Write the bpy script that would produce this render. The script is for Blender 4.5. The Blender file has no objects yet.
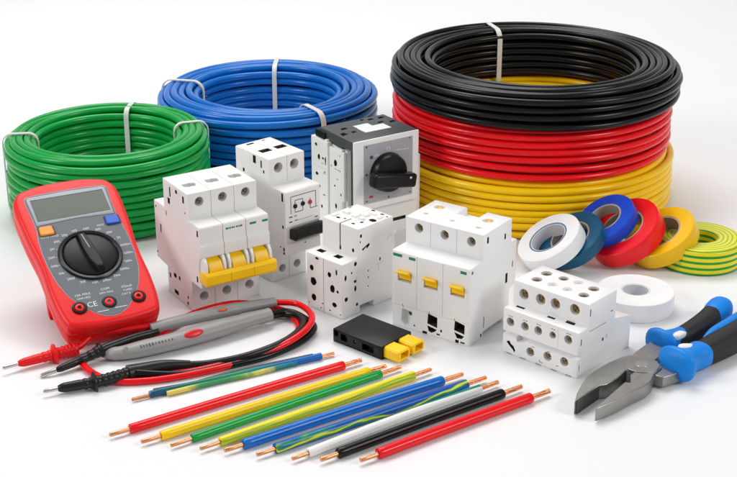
import bpy, bmesh, math, random
from mathutils import Vector, Matrix
random.seed(7)
R = math.radians
sc = bpy.context.scene
COL = sc.collection

# ------------------------------------------------------------------ camera, world, lamps, exposure
cd = bpy.data.cameras.new('camera'); cam = bpy.data.objects.new('camera', cd); COL.objects.link(cam)
PITCH = 22.4
cam.location = (0, -math.cos(R(PITCH)), math.sin(R(PITCH)))
cam.rotation_euler = (R(90 - PITCH), 0, 0)
cd.sensor_width = 36; cd.lens = 36 * 1425 / 737; cd.clip_start = .01; cd.clip_end = 50
sc.camera = cam
w = bpy.data.worlds.new('World'); sc.world = w; w.use_nodes = True
w.node_tree.nodes['Background'].inputs[0].default_value = (.97, .985, 1, 1)
w.node_tree.nodes['Background'].inputs[1].default_value = .39
def area(name, loc, target, size, power, color=(1, 1, 1), sy=None):
    l = bpy.data.lights.new(name, 'AREA'); l.energy = power; l.color = color; l.size = size
    l.shape = 'RECTANGLE'; l.size_y = sy or size
    o = bpy.data.objects.new(name, l); COL.objects.link(o); o.location = loc
    o.rotation_euler = (Vector(target) - Vector(loc)).to_track_quat('-Z', 'Y').to_euler()
area('softbox_overhead', (-.25, .75, 1.7), (0, .05, 0), 1.3, 23, (1, .99, .975), .9)
area('softbox_left', (-1.5, -.6, 1.0), (0, 0, .03), .6, 12.5, (1, 1, 1))
area('softbox_right', (1.5, -.9, 1.1), (.05, 0, .03), .6, 12.5, (1, .99, .97))
sc.view_settings.view_transform = 'Standard'; sc.view_settings.look = 'None'
sc.view_settings.exposure = 0; sc.view_settings.gamma = 1
sc.render.engine = 'CYCLES'

# ------------------------------------------------------------------ materials
def mat(name, color, rough=.4, metal=0, bump=0, bscale=300, var=0, vscale=40, coat=0, spec=.5, sss=0):
    m = bpy.data.materials.new(name); m.use_nodes = True; nt = m.node_tree; b = nt.nodes['Principled BSDF']
    b.inputs['Base Color'].default_value = (*color, 1); b.inputs['Roughness'].default_value = rough
    b.inputs['Metallic'].default_value = metal; b.inputs['Coat Weight'].default_value = coat
    b.inputs['Coat Roughness'].default_value = .12; b.inputs['Specular IOR Level'].default_value = spec
    if sss: b.inputs['Subsurface Weight'].default_value = sss; b.inputs['Subsurface Scale'].default_value = .002
    tc = nt.nodes.new('ShaderNodeTexCoord')
    if bump:
        n = nt.nodes.new('ShaderNodeTexNoise'); n.inputs['Scale'].default_value = bscale; n.inputs['Detail'].default_value = 4
        bp = nt.nodes.new('ShaderNodeBump'); bp.inputs['Strength'].default_value = bump; bp.inputs['Distance'].default_value = .0004
        nt.links.new(tc.outputs['Object'], n.inputs['Vector']); nt.links.new(n.outputs[0], bp.inputs['Height'])
        nt.links.new(bp.outputs[0], b.inputs['Normal'])
    if var:
        n = nt.nodes.new('ShaderNodeTexNoise'); n.inputs['Scale'].default_value = vscale; n.inputs['Detail'].default_value = 5
        r = nt.nodes.new('ShaderNodeMapRange'); r.inputs[1].default_value = .3; r.inputs[2].default_value = .7
        r.inputs[3].default_value = 1 - var; r.inputs[4].default_value = 1 + var * .6
        mx = nt.nodes.new('ShaderNodeVectorMath'); mx.operation = 'SCALE'; mx.inputs[0].default_value = color
        nt.links.new(tc.outputs['Object'], n.inputs['Vector']); nt.links.new(n.outputs[0], r.inputs[0])
        nt.links.new(r.outputs[0], mx.inputs['Scale']); nt.links.new(mx.outputs[0], b.inputs['Base Color'])
        r2 = nt.nodes.new('ShaderNodeMapRange'); r2.inputs[3].default_value = rough * .85; r2.inputs[4].default_value = min(1, rough * 1.2)
        nt.links.new(n.outputs[0], r2.inputs[0]); nt.links.new(r2.outputs[0], b.inputs['Roughness'])
    return m
M = dict(
    floor=mat('white_sweep_paper', (.82, .82, .83), .38, var=.008, vscale=6, bump=.05, bscale=500, spec=.3),
    white=mat('white_moulded_plastic', (.83, .82, .80), .42, bump=.12, bscale=1500, var=.02),
    white2=mat('white_glossy_plastic', (.86, .855, .845), .3, bump=.08, bscale=900, var=.015),
    cream=mat('offwhite_plastic', (.74, .72, .68), .45, bump=.15, bscale=1500, var=.03),
    holeshade=mat('painted_hole_shade', (.05, .042, .035), .7),  # shade inside the cut holes, put into the colour of their walls
    seam=mat('dark_gap', (.05, .048, .045), .7),
    black=mat('black_plastic', (.005, .005, .006), .36, spec=.25, bump=.2, bscale=1500, var=.1),
    knobblack=mat('black_knob_plastic', (.005, .005, .005), .28, spec=.3, bump=.1, bscale=900, var=.1),
    dkgrey=mat('dark_grey_plastic', (.055, .057, .062), .45, bump=.25, bscale=1300, var=.06),
    bezel=mat('slate_grey_face', (.115, .125, .145), .5, bump=.15, bscale=1800, var=.03),
    bezel2=mat('light_grey_frame', (.33, .35, .39), .42, bump=.1, bscale=1500, var=.03),
    lcd=mat('lcd_glass', (.125, .145, .115), .3, spec=.2),
    lcdrim=mat('lcd_dark_rim', (.05, .055, .05), .3),
    redbody=mat('red_rubber_shell', (.80, .008, .008), .36, spec=.35, bump=.2, bscale=1400, var=.04),
    orange=mat('orange_button', (.85, .30, .02), .38, var=.04),
    bluebtn=mat('blue_button', (.005, .09, .55), .38, var=.04),
    print_=mat('white_print', (.75, .76, .78), .6),
    dprint=mat('dark_print', (.05, .05, .06), .6),
    gprint=mat('green_print', (.0, .23, .11), .6),
    redprint=mat('red_print', (.5, .02, .015), .5),
    yellowtog=mat('yellow_toggle_plastic', (1.0, .60, .003), .33, spec=.35, bump=.08, bscale=900, var=.04),
    brass=mat('brass_screw', (.42, .27, .10), .32, metal=1, var=.25, vscale=500, bump=.3),
    steelscrew=mat('grey_screw', (.33, .30, .22), .36, metal=1, var=.25, vscale=500, bump=.3),
    copper=mat('copper_strand', (.74, .34, .17), .34, metal=1, var=.12, vscale=250, bump=.2),
    steel=mat('brushed_steel', (.34, .33, .315), .38, metal=1, var=.07, vscale=120, bump=.35, bscale=900),
    steelshade=mat('shaded_steel', (.10, .10, .10), .45, metal=1, var=.15, vscale=200, bump=.3),  # steel darkened to hold the shade of the biting face
    tip=mat('probe_tip_metal', (.62, .60, .58), .25, metal=1, var=.06),
    handleblue=mat('blue_grip_rubber', (.0, .22, .72), .42, spec=.3, bump=.25, bscale=1200, var=.05),
    handleblk=mat('black_grip_rubber', (.012, .012, .013), .5, spec=.35, bump=.4, bscale=1200, var=.1),
    greyprobe=mat('grey_probe_plastic', (.30, .296, .29), .42, bump=.2, bscale=1200, var=.04),
    cardboard=mat('cardboard_core', (.42, .37, .31), .8, bump=.4, bscale=500, var=.08),
    cardwhite=mat('white_core', (.66, .67, .70), .6, var=.03),
    coreblue=mat('teal_core_rim', (.05, .17, .25), .6),
    tiewhite=mat('cable_tie_nylon', (.70, .70, .66), .38, sss=.1, var=.04),
    platelabel=mat('silver_face_plate', (.40, .41, .44), .38, metal=.15, bump=.1, bscale=1200, var=.03),
    yplug=mat('yellow_plug_plastic', (1.0, .62, .003), .3, spec=.35, bump=.08, bscale=900, var=.04),
)
def wiremat(n, c, rough=.21, var=.07): return mat(n, c, rough, bump=.08, bscale=500, var=var, vscale=45, spec=.34)
def wiremat2(n, c, rough): return mat(n, c, rough, bump=.08, bscale=500, var=.07, vscale=45, spec=.26)
W_ = dict(green=wiremat('green_pvc', (.0, .33, .05)), blue=wiremat('blue_pvc', (.0, .145, .54)), black=wiremat2('black_pvc', (.004, .004, .005), .24),
          red=wiremat('red_pvc', (.82, .003, .008)), yellow=wiremat('yellow_pvc', (1.0, .62, .0)), white=wiremat('white_pvc', (.80, .80, .78)),
          orange=wiremat('orange_yellow_pvc', (1.0, .62, .0)), dkgrey=wiremat('charcoal_pvc', (.035, .045, .055)))

def ramp_mat(name, stops, expr='x', rough=.28, scale=1.0, twist=0, noise=0, nscale=50, stretch=(1, 1, 1), interp='CONSTANT'):
    """colour ramp along one object axis (x, y, z or r=radius) in metres*scale, broken up by noise"""
    m = bpy.data.materials.new(name); m.use_nodes = True; nt = m.node_tree; b = nt.nodes['Principled BSDF']
    b.inputs['Roughness'].default_value = rough; b.inputs['Specular IOR Level'].default_value = .34
    tc = nt.nodes.new('ShaderNodeTexCoord'); sp = nt.nodes.new('ShaderNodeSeparateXYZ'); nt.links.new(tc.outputs['Object'], sp.inputs[0])
    if expr == 'r':
        ln = nt.nodes.new('ShaderNodeVectorMath'); ln.operation = 'LENGTH'
        ml = nt.nodes.new('ShaderNodeVectorMath'); ml.operation = 'MULTIPLY'; ml.inputs[1].default_value = (1, 1, 0)
        nt.links.new(tc.outputs['Object'], ml.inputs[0]); nt.links.new(ml.outputs[0], ln.inputs[0]); src = ln.outputs['Value']
    elif expr == 'a':
        at = nt.nodes.new('ShaderNodeMath'); at.operation = 'ARCTAN2'
        nt.links.new(sp.outputs['Y'], at.inputs[0]); nt.links.new(sp.outputs['Z'], at.inputs[1]); src = at.outputs[0]
    else: src = sp.outputs[expr.upper()]
    mu = nt.nodes.new('ShaderNodeMath'); mu.operation = 'MULTIPLY'; mu.inputs[1].default_value = scale; nt.links.new(src, mu.inputs[0])
    out = mu.outputs[0]
    if twist:
        tw = nt.nodes.new('ShaderNodeMath'); tw.operation = 'MULTIPLY_ADD'; tw.inputs[1].default_value = twist
        nt.links.new(sp.outputs['X'], tw.inputs[0]); nt.links.new(out, tw.inputs[2]); out = tw.outputs[0]
    if noise:
        mp = nt.nodes.new('ShaderNodeMapping'); mp.inputs['Scale'].default_value = stretch
        n = nt.nodes.new('ShaderNodeTexNoise'); n.inputs['Scale'].default_value = nscale; n.inputs['Detail'].default_value = 3
        nt.links.new(tc.outputs['Object'], mp.inputs[0]); nt.links.new(mp.outputs[0], n.inputs['Vector'])
        s = nt.nodes.new('ShaderNodeMath'); s.operation = 'SUBTRACT'; s.inputs[1].default_value = .5; nt.links.new(n.outputs[0], s.inputs[0])
        ma = nt.nodes.new('ShaderNodeMath'); ma.operation = 'MULTIPLY_ADD'; ma.inputs[1].default_value = noise
        nt.links.new(s.outputs[0], ma.inputs[0]); nt.links.new(out, ma.inputs[2]); out = ma.outputs[0]
    fr = nt.nodes.new('ShaderNodeMath'); fr.operation = 'FRACT'
    cr = nt.nodes.new('ShaderNodeValToRGB'); cr.color_ramp.interpolation = interp
    nt.links.new(out, fr.inputs[0]); nt.links.new(fr.outputs[0], cr.inputs[0])
    e = cr.color_ramp.elements
    e[0].position, e[0].color = stops[0][0], (*stops[0][1], 1); e[1].position, e[1].color = stops[1][0], (*stops[1][1], 1)
    for p, c in stops[2:]: x = e.new(p); x.color = (*c, 1)
    nt.links.new(cr.outputs[0], b.inputs['Base Color'])
    return m
YG_Y, YG_G = (.85, .72, .02), (.02, .30, .02)
W_['yg'] = ramp_mat('yellow_green_streaked_pvc', [(0, (.92, .72, .005)), (.66, (.92, .72, .005)), (.74, (.30, .48, .02)), (.80, (.65, .66, .01)), (.86, (.25, .45, .02)), (.93, (.92, .72, .005))], 'a', scale=1 / 6.283, noise=.45, nscale=60, stretch=(.35, 1, 1), interp='LINEAR')
W_['bgy'] = ramp_mat('blue_green_yellow_streaked_pvc', [(0, (.0, .08, .38)), (.70, (.0, .08, .38)), (.74, (.0, .14, .22)), (.80, (.02, .28, .10)), (.835, (.75, .72, .02)), (.87, (.75, .72, .02)), (.90, (.02, .28, .10)), (.94, (.0, .08, .38))], 'a', scale=1 / 6.283, noise=.95, nscale=85, stretch=(.22, 1, 1), interp='LINEAR')
W_['whg'] = ramp_mat('white_pvc_with_green_band', [(0, (.84, .84, .82)), (.27, (.84, .84, .82)), (.285, (.0, .22, .14)), (.41, (.0, .20, .13)), (.425, (.84, .84, .82))], 'a', scale=1 / 6.283, noise=.08, nscale=30, stretch=(.3, 1, 1), interp='LINEAR', twist=3.1)
W_['teal'] = ramp_mat('blue_to_green_pvc', [(0, (.0, .07, .16)), (.2, (.0, .16, .14)), (.5, (.01, .26, .12)), (.75, (.0, .13, .40)), (.99, (.0, .12, .50))], 'x', scale=1 / .105, noise=.10, nscale=60, interp='LINEAR')
W_['ylw2'] = ramp_mat('cream_yellow_green_pvc', [(0, (.70, .62, .30)), (.2, (.75, .62, .10)), (.32, (.04, .30, .12)), (.5, (.10, .34, .08)), (.6, (.65, .62, .12)), (.72, (.0, .22, .15)), (.95, (.0, .12, .4))], 'x', scale=1 / .105, noise=.35, nscale=110, interp='LINEAR')

# ------------------------------------------------------------------ mesh helpers (local units: centimetres)
CM = .01
class MB:
    def __init__(s): s.bm = bmesh.new(); s.mi = 0
    def _mark(s, faces):
        for f in faces: f.material_index = s.mi
    def box(s, x0, x1, y0, y1, z0, z1, mat=None):
        v = [s.bm.verts.new((x, y, z)) for z in (z0, z1) for y in (y0, y1) for x in (x0, x1)]
        fs = [s.bm.faces.new([v[i] for i in q]) for q in ((0, 2, 3, 1), (4, 5, 7, 6), (0, 1, 5, 4), (2, 6, 7, 3), (0, 4, 6, 2), (1, 3, 7, 5))]
        if mat is not None:
            for a in v: a.co = mat @ a.co
        s._mark(fs); return s
    def prism(s, poly, lo, hi, plane='yz', top=None):
        """extrude polygon; top = optional (scale about centroid) of the hi end"""
        def P(a, b, c): return {'yz': (c, a, b), 'xz': (a, c, b), 'xy': (a, b, c)}[plane]
        n = len(poly); ca = sum(p[0] for p in poly) / n; cb = sum(p[1] for p in poly) / n; k = top or 1
        A = [s.bm.verts.new(P(a, b, lo)) for a, b in poly]
        B = [s.bm.verts.new(P(ca + (a - ca) * k, cb + (b - cb) * k, hi)) for a, b in poly]
        fs = [s.bm.faces.new(A[::-1]), s.bm.faces.new(B)]
        for i in range(n): fs.append(s.bm.faces.new((A[i], A[(i + 1) % n], B[(i + 1) % n], B[i])))
        s._mark(fs); return s
    def loft(s, rings, closed=False, cap=True):
        V = [[s.bm.verts.new(p) for p in r] for r in rings]; fs = []
        n = len(V[0]); m = len(V)
        for i in range(m if closed else m - 1):
            a, b = V[i], V[(i + 1) % m]
            for j in range(n): fs.append(s.bm.faces.new((a[j], a[(j + 1) % n], b[(j + 1) % n], b[j])))
        if cap and not closed: fs.append(s.bm.faces.new(V[0][::-1])); fs.append(s.bm.faces.new(V[-1]))
        s._mark(fs); return s
    def tube(s, pts, r, seg=12, closed=False, flat=None, cap=True):
        """round tube along pts, r constant or a list; flat=(a,b) gives an elliptic section (a across, b vertical)"""
        pts = [Vector(p) for p in pts]; n = len(pts); rings = []
        up = Vector((0, 0, 1))
        for i, p in enumerate(pts):
            t = (pts[(i + 1) % n] - pts[i - 1]) if closed else (pts[min(i + 1, n - 1)] - pts[max(i - 1, 0)])
            t.normalize(); sd = t.cross(up)
            if sd.length < 1e-4: sd = Vector((1, 0, 0))
            sd.normalize(); u = sd.cross(t)
            rr = r[i] if isinstance(r, (list, tuple)) else r
            a, b = (rr if isinstance(rr, (list, tuple)) else (rr, rr))
            rings.append([p + sd * (a * math.cos(q)) + u * (b * math.sin(q)) for q in [2 * math.pi * k / seg for k in range(seg)]])
        return s.loft(rings, closed, cap)
    def cyl(s, p0, p1, r, seg=24, r1=None): 
        return s.tube([p0, p1], [r, r1 if r1 is not None else r], seg)
    def lathe(s, prof, seg=48, c=(0, 0, 0), mat=None):
        """closed profile [(r,z)...] revolved about z"""
        rings = []
        for k in range(seg):
            a = 2 * math.pi * k / seg
            ring = [Vector((c[0] + r * math.cos(a), c[1] + r * math.sin(a), c[2] + z)) for r, z in prof]
            if mat is not None: ring = [mat @ v for v in ring]
            rings.append(ring)
        return s.loft(rings, closed=True)
    def disc(s, c, r, axis='z', h=.02, seg=24):
        d = {'x': (h, 0, 0), 'y': (0, h, 0), 'z': (0, 0, h)}[axis]
        return s.cyl(c, (c[0] + d[0], c[1] + d[1], c[2] + d[2]), r, seg)
    def build(s, name, mats, parent=None, bevel=0, bseg=2, angle=35, smooth=True, subsurf=0):
        bmesh.ops.recalc_face_normals(s.bm, faces=s.bm.faces[:])
        for v in s.bm.verts: v.co *= CM
        me = bpy.data.meshes.new(name); s.bm.to_mesh(me); s.bm.free()
        for m in (mats if isinstance(mats, (list, tuple)) else [mats]): me.materials.append(m)
        if smooth:
            me.polygons.foreach_set('use_smooth', [True] * len(me.polygons)); me.set_sharp_from_angle(angle=R(angle))
        o = bpy.data.objects.new(name, me); COL.objects.link(o)
        if parent: o.parent = parent
        if bevel:
            b = o.modifiers.new('bevel', 'BEVEL'); b.width = bevel * CM; b.segments = bseg; b.limit_method = 'ANGLE'; b.angle_limit = R(40)
            b.harden_normals = False
        if subsurf:
            b = o.modifiers.new('sub', 'SUBSURF'); b.levels = subsurf; b.render_levels = subsurf
        return o
def bake(o, angle=35):
    dg = bpy.context.evaluated_depsgraph_get(); dg.update()
    me = bpy.data.meshes.new_from_object(o.evaluated_get(dg)); o.modifiers.clear(); o.data = me
    me.polygons.foreach_set('use_smooth', [True] * len(me.polygons)); me.set_sharp_from_angle(angle=R(angle))
def cut(o, *mbs, angle=35):
    if len(o.data.materials) < 2: o.data.materials.append(M['holeshade'])
    """subtract each MB in turn (sharing o's frame)"""
    par = o.parent; o.parent = None
    tmp = []
    for mb in mbs:
        c = mb.build('cutter', list(o.data.materials), None, smooth=False); tmp.append(c)
        b = o.modifiers.new('cut', 'BOOLEAN'); b.object = c; b.operation = 'DIFFERENCE'; b.solver = 'EXACT'
    nf = len(o.data.polygons)
    bpy.context.view_layer.update(); bake(o, angle)
    if len(o.data.polygons) < nf * .8: print('CUT FAILED', par.get('label'), nf, len(o.data.polygons))
    for c in tmp:
        me = c.data; bpy.data.objects.remove(c); bpy.data.meshes.remove(me)
    o.parent = par
def DK():  # cutter that leaves its hole walls in the painted shade colour
    m = MB(); m.mi = 1; return m
def thing(name, label, cat, x, y, th=0, z=0, group=None, rx=0):
    o = bpy.data.objects.new(name, None); COL.objects.link(o); o.empty_display_size = .01
    o.location = (x * CM, y * CM, z * CM); o.rotation_euler = (R(rx), 0, R(th)); o['label'] = label; o['category'] = cat
    if group: o['group'] = group
    return o
def text_into(mb, s, x, y, z, size, rot=0, plane='xy', h=.012):
    c = bpy.data.curves.new('t', 'FONT'); c.body = s; c.size = size; c.align_x = 'CENTER'; c.align_y = 'CENTER'; c.extrude = 0; c.resolution_u = 2
    o = bpy.data.objects.new('t', c); COL.objects.link(o); bpy.context.view_layer.update()
    me = bpy.data.meshes.new_from_object(o.evaluated_get(bpy.context.evaluated_depsgraph_get()))
    ca, sa = math.cos(R(rot)), math.sin(R(rot))
    vs = []
    for v in me.vertices:
        a, b = v.co.x * ca - v.co.y * sa, v.co.x * sa + v.co.y * ca
        vs.append(mb.bm.verts.new((x + a, y + b, z) if plane == 'xy' else (x + a, y, z + b)))
    for p in me.polygons:
        try: f = mb.bm.faces.new([vs[i] for i in p.vertices]); f.material_index = mb.mi
        except ValueError: pass
    bpy.data.objects.remove(o); bpy.data.curves.remove(c); bpy.data.meshes.remove(me)
def smooth_path(pts, n=8):
    """Catmull-Rom"""
    P = [Vector(p) for p in pts]; P = [P[0] * 2 - P[1]] + P + [P[-1] * 2 - P[-2]]; out = []
    for i in range(1, len(P) - 2):
        for k in range(n):
            t = k / n; a, b, c, d = P[i - 1:i + 3]
            out.append(.5 * ((2 * b) + (c - a) * t + (2 * a - 5 * b + 4 * c - d) * t * t + (3 * b - a - 3 * c + d) * t ** 3))
    out.append(P[-2]); return out

# ------------------------------------------------------------------ the setting: one white paper sweep
f = MB()
prof = [(-150, 0), (150, 0)] + [(150 + 60 * math.sin(R(a)), 60 - 60 * math.cos(R(a))) for a in range(10, 91, 10)] + [(210, 200)]
v0 = [f.bm.verts.new((-300, y, z)) for y, z in prof]; v1 = [f.bm.verts.new((300, y, z)) for y, z in prof]
for i in range(len(prof) - 1): f.bm.faces.new((v0[i], v1[i], v1[i + 1], v0[i + 1]))
fl = f.build('backdrop', M['floor']); fl['kind'] = 'structure'

# ------------------------------------------------------------------ coils of cable
def coil(label, x, y, z, Ri, Ro, H, d, m, ties, seed, group='coils of insulated cable', wob=.14, extra=None):
    rnd = random.Random(seed)
    t = thing('cable_coil', label, 'cable coil', x, y, 0, z, group)
    r = d / 2; nl = max(2, int(round((Ro - Ri) / (d * .93)))); dr = (Ro - Ri - d) / (nl - 1)
    rows = int((H - d) / (d * .97)) + 1
    dz = (H - d) / (rows - 1) if rows > 1 else d
    mb = MB(); N = 112
    # continuous winding: layer by layer, up and down; rows of the inmost and outmost layers stop short at the top and bottom
    for L in range(nl):
        inner = (0 < L < nl - 1)
        edge = 0 if inner else .55
        lo, hi = (0 if inner else .35) * dz, (rows - 1) * dz - edge * dz * (1.0)
        cnt = rows if inner else rows - 1 + (0 if L else 0)
        rowl = list(range(cnt))
        if extra and L < 2:                                     # the inner turns nest into the next coil of the stack
            rowl = rowl + [('x', q) for q in range(extra[1])]
        for k in rowl:
            ex = k if isinstance(k, tuple) else None; k = 1 if ex else k
            if inner and 1 <= k < cnt - 2 and not extra: continue            # buried turns
            zz = lo + (hi - lo) * k / max(1, cnt - 1) + r
            if ex: zz = (lo + r - (ex[1] + 1) * dz) if extra[0] < 0 else (hi + r + (ex[1] + 1) * dz)
            if inner and not ex and k >= cnt - 1: zz += (.12 * d if L % 2 else 0)
            a0 = rnd.uniform(0, 6.28); drift = rnd.choice([-1, 1]) * rnd.uniform(.1, .3) * dz
            p1, p2, p3 = [rnd.uniform(0, 6.28) for _ in range(3)]
            w1, w2, w3 = [rnd.uniform(.3, 1) * wob for _ in range(3)]
            rr = Ri + r + L * dr + rnd.uniform(-.03, .03) * d
            pts = []
            for i in range(N):
                a = 2 * math.pi * i / N
                # slow rise with a quick return makes turns slide across one another
                s_ = ((a - a0) / 6.2832) % 1; ramp = (s_ - .5) * 2 if s_ < .86 else (.36 * 2 - (s_ - .86) / .14 * 1.72 + 0) 
                ramp = max(-1, min(1, ramp))
                rad = rr + w1 * d * math.sin(2 * a + p1) + w2 * d * math.sin(3 * a + p2) * .6
                hz = zz + ramp * drift * (.55 if 0 < k < cnt - 1 else .25) + w3 * d * math.sin(2 * a + p3) * .8
                if k == 0: hz = max(hz, r)
                pts.append((rad * math.cos(a), rad * math.sin(a), hz))
            mb.tube(pts, r * rnd.uniform(.97, 1.02), 10, closed=True)
    # the free end of the cable, tucked along the outside
    a1 = rnd.uniform(3.6, 5.2); pts = []
    mb.build('winding', m, t, angle=80)
    for (deg, wd) in ties:
        tb = MB(); c, s_ = math.cos(R(deg)), math.sin(R(deg)); th = .07
        def ring(off):
            a, b, z0, z1 = Ri - .04 - off, Ro + .05 + off, (.02 if not extra else -1.9), H + .05 + off; q = min(.9, (Ro - Ri) * .3); o = []
            for cx, cz, s0 in ((b - q, z1 - q, 90), (a + q, z1 - q, 180)):
                pass
            def arc(cx, cz, s, e, n=6): return [(cx + q * math.cos(R(s + (e - s) * i / n)), cz + q * math.sin(R(s + (e - s) * i / n))) for i in range(n + 1)]
            return arc(b - q, z1 - q, 0, 90) + arc(a + q, z1 - q, 90, 180) + arc(a + q, z0 + q, 180, 270) + arc(b - q, z0 + q, 270, 360)
        inn, out = ring(0), ring(th); n = len(inn); rings = []
        for (ri, zi), (ro, zo) in zip(inn, out):
            rings.append([Vector((rad * c - sd * s_, rad * s_ + sd * c, max(zz, .01 if not extra else -9))) for rad, zz, sd in ((ri, zi, -wd / 2), (ri, zi, wd / 2), (ro, zo, wd / 2), (ro, zo, -wd / 2))])
        tb.loft(rings, closed=True)
        tb.build('cable_tie', M['tiewhite'], t, bevel=.015)
    return t
coil('green cable coil, the lowest and leftmost coil, right behind the multimeter', -18.97, 6.0, 0, 4.98, 7.34, 5.97, .54, W_['green'], [(83, .36), (188, .3), (18, .3)], 3)
coil('blue cable coil standing behind the green coil and the small two-pole breaker', -8.18, 19.06, 0, 5.54, 8.93, 5.5, .60, W_['blue'], [(88, .38), (168, .36), (-58, .4)], 4)
coil('orange-yellow cable coil at the bottom of the stack of three', 12.32, 9.86, 0, 7.2, 10.55, 4.15, .53, W_['yellow'], [], 5, extra=(1, 5))
coil('red cable coil in the middle of the stack of three', 12.15, 9.86, 4.15, 8.65, 10.35, 3.85, .50, W_['red'], [], 6)
coil('black cable coil on top of the stack, with a white cable tie', 12.32, 9.86, 7.95, 7.32, 10.68, 2.6, .49, W_['black'], [(106, .38)], 9, wob=.22, extra=(-1, 2))

# ------------------------------------------------------------------ electrical tape rolls
def tape(label, x, y, az, al, Ro, wd, rh, m, corem, rimm=None, flat=False, z0=0, name='tape_roll', centre=None):
    """leaning roll: az = direction the visible face leans to, al = lean off flat"""
    a, l = R(az), R(al)
    h = Vector((math.cos(a), math.sin(a), 0)); n = h * math.sin(l) + Vector((0, 0, math.cos(l))); d = h * math.cos(l) - Vector((0, 0, math.sin(l)))
    s = n.cross(d)
    c0 = Vector(centre) if centre is not None else Vector((x, y, z0)) - d * Ro
    t = thing(name, label, 'tape roll', 0, 0, 0, 0, 'rolls of electrical tape')
    t.location = c0 * CM; t.rotation_euler = Matrix((d, s, n)).transposed().to_euler()
    b = .05
    rc = rh + .12
    pr = [(rc, .0), (Ro - b, .0), (Ro - .01, b * .6), (Ro, b * 1.5), (Ro, wd - b * 1.5), (Ro - .01, wd - b * .6), (Ro - b, wd)]
    k = 9
    for i in range(1, k): pr.append((Ro - b - (Ro - b - rc) * i / k, wd - (.012 if i % 2 else 0)))
    pr.append((rc, wd))
    MB().lathe(pr, 96).build('tape_winding', m, t, angle=40)
    MB().lathe([(rh, .02), (rc - .002, .02), (rc - .002, wd - .02), (rh, wd - .02)], 72).build('core', corem, t, angle=40)
    if rimm:
        MB().lathe([(rc - .05, wd - .015), (rc + .04, wd - .015), (rc + .04, wd + .006), (rc - .05, wd + .006)], 72).build('core_rim', rimm, t)
    return t
def tapemat(n, c, r=.3): return mat(n, c, r, bump=.1, bscale=200, var=.03, vscale=90, spec=.35)
T = dict(w=tapemat('white_vinyl', (.88, .88, .88), .36), teal=tapemat('teal_vinyl', (.0, .085, .17)), blue=tapemat('blue_vinyl', (.0, .07, .58)),
         red=tapemat('red_vinyl', (.86, .005, .01)), yel=tapemat('mustard_vinyl', (.86, .50, .0)))
tape('white tape roll leaning at the left end of the row of tapes', 10.65, -5.34, 199, 33, 2.28, 1.05, 1.22, T['w'], M['cardwhite'], M['coreblue'])
tape('dark teal tape roll leaning between the white and the red tape', 12.15, -5.1, 206.5, 34, 2.3, .85, 1.3, T['teal'], M['cardboard'])
rd = tape('red tape roll, the largest, leaning on the mustard yellow roll', 15.65, -4.52, 205.5, 34.5, 2.62, 1.22, 1.42, T['red'], M['cardboard'])
tape('mustard yellow tape roll leaning in front of the striped roll', 18.0, -4.67, 203, 30, 2.45, 1.12, 1.38, T['yel'], M['cardboard'])
rn = Vector((-.518, -.247, .819))
tape('royal blue tape roll propped up against the face of the red tape', 0, 0, 205.5, 34.5, 2.13, .85, 1.12, T['blue'], M['cardboard'], centre=(16.13 + .12, -3.58 + .38, 2.07 + .19))
tape('white tape roll lying flat on the table behind the pliers', 0, 0, 200, 0, 2.42, 1.2, .8, T['w'], M['cardwhite'], centre=(16.7, -11.3, .0))
# striped roll lying flat
t = thing('striped_tape_roll', 'green and yellow striped roll lying flat at the right edge', 'tape roll', 22.3, -3.8, 0, 0, 'rolls of electrical tape')
side = ramp_mat('striped_side', [(0, YG_G), (.42, YG_Y)], 'z', rough=.3, scale=1 / .0042, noise=.10, nscale=30, interp='CONSTANT')
topm = ramp_mat('striped_top', [(0, YG_G), (.38, (.65, .72, .10)), (.72, YG_Y)], 'r', rough=.4, scale=1 / .0030, noise=1.2, nscale=45, interp='LINEAR')
mb = MB(); prof = [(1.15, 0), (2.75, 0), (2.83, .06), (2.86, .4), (2.84, .8), (2.86, 1.2), (2.84, 1.6), (2.76, 1.72), (2.5, 1.78), (1.3, 1.78), (1.17, 1.74), (1.12, 1.6), (1.13, .8)]
mb.lathe(prof, 96)
mb.bm.normal_update()
for fc in mb.bm.faces:
    c = fc.calc_center_median()
    if c.z > 1.70: fc.material_index = 1
mb.build('tape_winding', [side, topm], t, angle=50)

# ------------------------------------------------------------------ screws shared by the devices
def screw_y(mb, x, z, y, r):       # facing -y
    mb.mi = 0; mb.cyl((x, y + .25, z), (x, y, z), r, 20, r * .92)
    a = random.uniform(0, 1.5); mb.mi = 1
    for k in (0, 1):
        mt = Matrix.Translation((x, y, z)) @ Matrix.Rotation(a + k * 1.5708, 4, 'Y')
        mb.box(-r * .72, r * .72, -.015, .05, -.035, .035, mt)
    mb.mi = 0
def screw_z(mb, x, y, z, r):
    mb.mi = 0; mb.cyl((x, y, z - .25), (x, y, z), r, 20, r * .92)
    a = random.uniform(0, 1.5); mb.mi = 1
    for k in (0, 1):
        mt = Matrix.Translation((x, y, z)) @ Matrix.Rotation(a + k * 1.5708, 4, 'Z')
        mb.box(-r * .72, r * .72, -.035, .035, -.05, .015, mt)
    mb.mi = 0
def screws(kind, pts, r, m, par):
    for p in pts:
        mb = MB(); (screw_y if kind == 'y' else screw_z)(mb, *p, r); mb.build('terminal_screw', [m, M['seam']], par, bevel=.008, bseg=1)

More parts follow.
